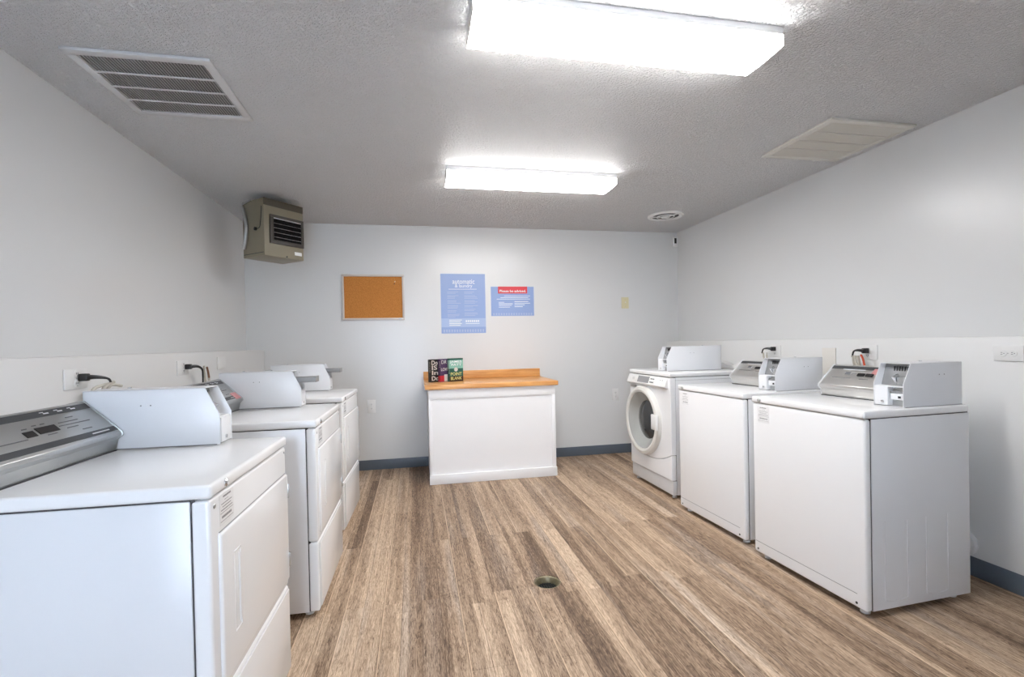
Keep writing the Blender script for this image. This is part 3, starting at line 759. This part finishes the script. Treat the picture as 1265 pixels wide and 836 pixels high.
# ------------------------------------------------------------------ dryers (left)
def dryer(label, x, y, rz, slide, sticker=None):
    t = thing('clothes_dryer', label, 'clothes dryer', (x, y, 0), rz, 'coin operated dryers along the left wall')
    d, w, h, g = .66, .6437, .910, .03
    zs = h-.037; zl = .350
    X = lambda a, b_: (-b_, -a)
    MB().box(-(d-.004), -.034, .003, w-.003, g+.004, h-.03).build('inner_frame', M['gap'], t)
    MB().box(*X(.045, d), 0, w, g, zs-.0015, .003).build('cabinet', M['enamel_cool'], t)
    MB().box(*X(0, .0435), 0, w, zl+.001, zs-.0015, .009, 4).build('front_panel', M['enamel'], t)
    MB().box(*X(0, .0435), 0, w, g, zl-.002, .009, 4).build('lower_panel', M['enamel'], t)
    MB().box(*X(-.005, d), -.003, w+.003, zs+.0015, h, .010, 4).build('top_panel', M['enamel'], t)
    # door, slightly proud, pillowed
    dr = MB().box(-.010, .009, .042, w-.012, .378, .772, .007, 4).build('door', M['enamel'], t)
    MB().box(-.001, .0022, .048, w-.016, .7722, .7745).build('door_gap', M['seam'], dr)
    hf = MB(); a0, a1, z0, z1 = .118, .162, .475, .695
    hf.box(.007, .0102, a0, a0+.004, z0, z1, .001).box(.007, .0115, a1-.004, a1, z0, z1, .001).box(.007, .0115, a0, a1, z0, z0+.004, .001).box(.007, .0115, a0, a1, z1-.004, z1, .001)
    hf.prism([(.008, z0+.01), (.0125, z0+.02), (.0125, z1-.02), (.008, z1-.01)], 'y', a1-.014, a1-.008, .001)
    hf.build('handle', M['enamel'], dr)
    for zc_ in (.705, .448): MB().box(.004, .0125, w-.016, w-.006, zc_-.026, zc_+.026, .001).build('hinge', M['steel'], dr)
    MB().box(.0, .005, .03, w-.008, g+.01, zl-.014, .0035, 3).build('lower_panel_face', M['enamel'], t)
    price_label(t, -1, .0003, .055, .145, .785, .865)
    MB().lathe([(.011, 0), (.011, .003), (.007, .007)], (.0045, .085, zs+.020), 'x', 18).build('panel_lock', M['chrome'], t)
    MB().lathe([(.0065, 0), (.005, .002)], (.0, .026, zs-.024), 'x', 14).build('panel_screw', M['steel'], t)
    MB().cyl((.0, w-.022, zs-.02), .004, .002, 'x', 10).build('panel_screw', M['grey'], t)
    feet(t, -1, d, w, g, .055)
    console(t, -1, .485, .0, .532, h, M['steel'], sticker)
    coin_box(t, -1, .182, .535, .640, h+.002, .60, slide)
    return t
dryer('white coin dryer nearest the camera at the lower left, its console cut by the frame', -.5084, 1.3155, -.0237, False)
dryer('white coin dryer in the middle of the left row', -.4585, 2.3442, -.0112, True, (.02, .32, .455, .525))
dryer('white coin dryer at the far end of the left row, nearest the back wall', -.4849, 3.3381, -.0323, True)

# ------------------------------------------------------------------ outlets on the lower side walls, with plugs and cords
def plug(name, label, pts_local, base, rz, wrap, orange=False, tie=None):
    """plug and cord: local frame like outlet (faces -Y)"""
    t = thing(name, label, 'power cord', base, rz, 'black plugs with cords behind the machines')
    MB().box(-.013, .013, -.045, -.010, -.016, .016, .005, 3).build('plug_head', M['black'], t)
    MB().tube(pts_local, lambda u: .011-.006*min(1, u*1.6), 8).build('cord', M['black'], t)
    for k, seg in enumerate(wrap):
        MB().tube(seg, .007, 8).build('cord_bundle', M['clear'], t)
    if orange: MB().tube(orange, .006, 8).build('cable_tag', M[tie or 'orange'], t)
    return t
LW = PI/2      # left wall plates face +X : local -Y -> +X
RW = -PI/2     # right wall plates face -X
outlet('wall_outlet', 'white outlet with a plug on the left wall above the nearest dryer', 'outlet', (XL2, 2.386, 1.130), LW, M['plastic'], w=.070, h=.043)
outlet('wall_outlet', 'white outlet with a plug on the left wall behind the nearest and middle dryers', 'outlet', (XL2, 3.352, 1.132), LW, M['plastic'], w=.072, h=.045)
outlet('blank_wall_plate', 'plain white wall plate on the left wall behind the middle dryer, nearest the back corner', 'wall plate', (XL2, 3.965, 1.140), LW, M['plastic'], 'blank', w=.075, h=.046)
outlet('wall_outlet', 'white outlet without any plug at the right edge of the picture', 'outlet', (XR2, 1.805, 1.146), RW, M['plastic'], 'outlet', True)
outlet('wall_outlet', 'white outlet with a plug on the right wall above the nearest washer', 'outlet', (XR2, 2.535, 1.14), RW, M['plastic'], w=.060, h=.046)
outlet('wall_outlet', 'white outlet with a plug on the right wall above the middle washer', 'outlet', (XR2, 3.335, 1.139), RW, M['plastic'], w=.055, h=.045)
outlet('wall_outlet', 'white outlet with a plug on the right wall behind the front loading washer', 'outlet', (XR2, 4.09, 1.14), RW, M['plastic'], w=.055, h=.045)
outlet('blank_wall_plate', 'cream wall plate on the right wall between the middle and nearest washers', 'wall plate', (XR2, 2.83, 1.075), RW, M['beige'], 'blank', w=.055, h=.09)
# left wall: local x runs along world +Y (LW), local y=-.. points to +X
plug('power_plug', 'black plug and wrapped cord in the outlet above the nearest dryer', [(0, -.04, 0), (.02, -.07, -.002), (.06, -.085, -.012), (.09, -.08, -.035)],
     (XL2, 2.400, 1.135), LW, [[(.09, -.08, -.035), (.05, -.07, -.04), (.0, -.06, -.055), (-.01, -.05, -.12), (.02, -.05, -.22)], [(.10, -.085, -.03), (.04, -.08, -.05), (.02, -.07, -.10), (.03, -.06, -.2)], [(.13, -.10, -.05), (.08, -.08, -.045), (.05, -.07, -.11)]])
plug('power_plug', 'black plug and cord with a tan tag behind the middle dryer console', [(0, -.04, .0), (.03, -.065, -.0), (.06, -.08, -.02), (.07, -.08, -.06), (.07, -.08, -.12)],
     (XL2, 3.375, 1.137), LW, [[(.09, -.08, .0), (.10, -.08, -.05), (.11, -.08, -.12)], [(.12, -.085, -.01), (.135, -.085, -.04), (.15, -.085, -.10)]], [(.11, -.09, -.01), (.125, -.09, -.04), (.14, -.09, -.08)], 'tan')
plug('power_plug', 'black plug with looped cord and orange tie in the outlet above the nearest washer', [(0, -.045, .0), (-.02, -.06, .004), (-.05, -.06, -.004), (-.062, -.06, -.04)],
     (XR2, 2.535, 1.150), RW, [[(-.055, -.06, -.03), (-.05, -.06, -.08), (-.02, -.06, -.13)], [(-.04, -.06, -.03), (-.035, -.06, -.07), (-.01, -.06, -.12)], [(-.02, -.06, -.03), (-.01, -.06, -.09), (.0, -.06, -.12)]], [(.0, -.06, -.025), (.018, -.065, -.05), (.028, -.065, -.09)])
plug('power_plug', 'black plug with looped cord in the outlet above the middle washer', [(0, -.045, .0), (-.03, -.06, .004), (-.07, -.06, -.004), (-.085, -.06, -.035)],
     (XR2, 3.33, 1.155), RW, [[(-.07, -.06, -.03), (-.06, -.06, -.08), (-.03, -.06, -.13)], [(-.03, -.06, -.03), (-.03, -.06, -.07), (-.01, -.06, -.12)]])
plug('power_plug', 'black plug with short cord in the outlet behind the front loading washer', [(0, -.04, .0), (.005, -.055, -.02), (.0, -.06, -.06), (-.01, -.06, -.10)],
     (XR2, 4.105, 1.137), RW, [])

# capped pipe stub low on the right wall
pp = thing('capped_pipe', 'short white capped pipe low on the right wall behind the nearest washer', 'pipe', (XR2, 2.0, .163))
MB().lathe([(.060, 0), (.060, -.012), (.052, -.018), (.052, -.05), (.060, -.055), (.060, -.085), (.052, -.092), (.034, -.094)], (0, 0, 0), 'x', 32).build('pipe_cap', M['pvc'], pp)

# ------------------------------------------------------------------ daylight through the glazed door
w_ = bpy.data.worlds.new('sky'); SC.world = w_; w_.use_nodes = True
bg = w_.node_tree.nodes['Background']; bg.inputs['Color'].default_value = (.62, .76, 1, 1); bg.inputs['Strength'].default_value = 1.6
al = bpy.data.lights.new('daylight', 'AREA'); al.shape = 'RECTANGLE'; al.size = 1.0; al.size_y = 1.95
al.energy = 18; al.color = (.74, .84, 1)
ao = bpy.data.objects.new('daylight', al); COL.objects.link(ao)
ao.location = ((DX0+DX1)/2, YF-.25, 1.05); ao.rotation_euler = (PI/2, 0, 0)   # shines to +Y

# ------------------------------------------------------------------ camera (solved from the photograph)
f_, yaw, pitch, roll, dy = 597.1716, -.1964, -.0102, -.0206, 11.1202
F = Vector((-math.sin(yaw)*math.cos(pitch), math.cos(yaw)*math.cos(pitch), math.sin(pitch)))
r0 = Vector((math.cos(yaw), math.sin(yaw), 0)); u0 = r0.cross(F)
R = r0*math.cos(roll)+u0*math.sin(roll); U = -r0*math.sin(roll)+u0*math.cos(roll)
cam = bpy.data.cameras.new('camera'); co = bpy.data.objects.new('camera', cam); COL.objects.link(co)
m3 = Matrix((R, U, -F)).transposed(); co.matrix_world = Matrix.Translation((0, 0, ZC)) @ m3.to_4x4()
cam.sensor_fit = 'HORIZONTAL'; cam.sensor_width = 36; cam.lens = f_/1265*36; cam.shift_y = dy/1265; cam.clip_start = .02
SC.camera = co

SC.view_settings.view_transform = 'Standard'; SC.view_settings.look = 'None'
SC.view_settings.exposure = 1.80; SC.view_settings.gamma = 1; SC.view_settings.use_curve_mapping = False
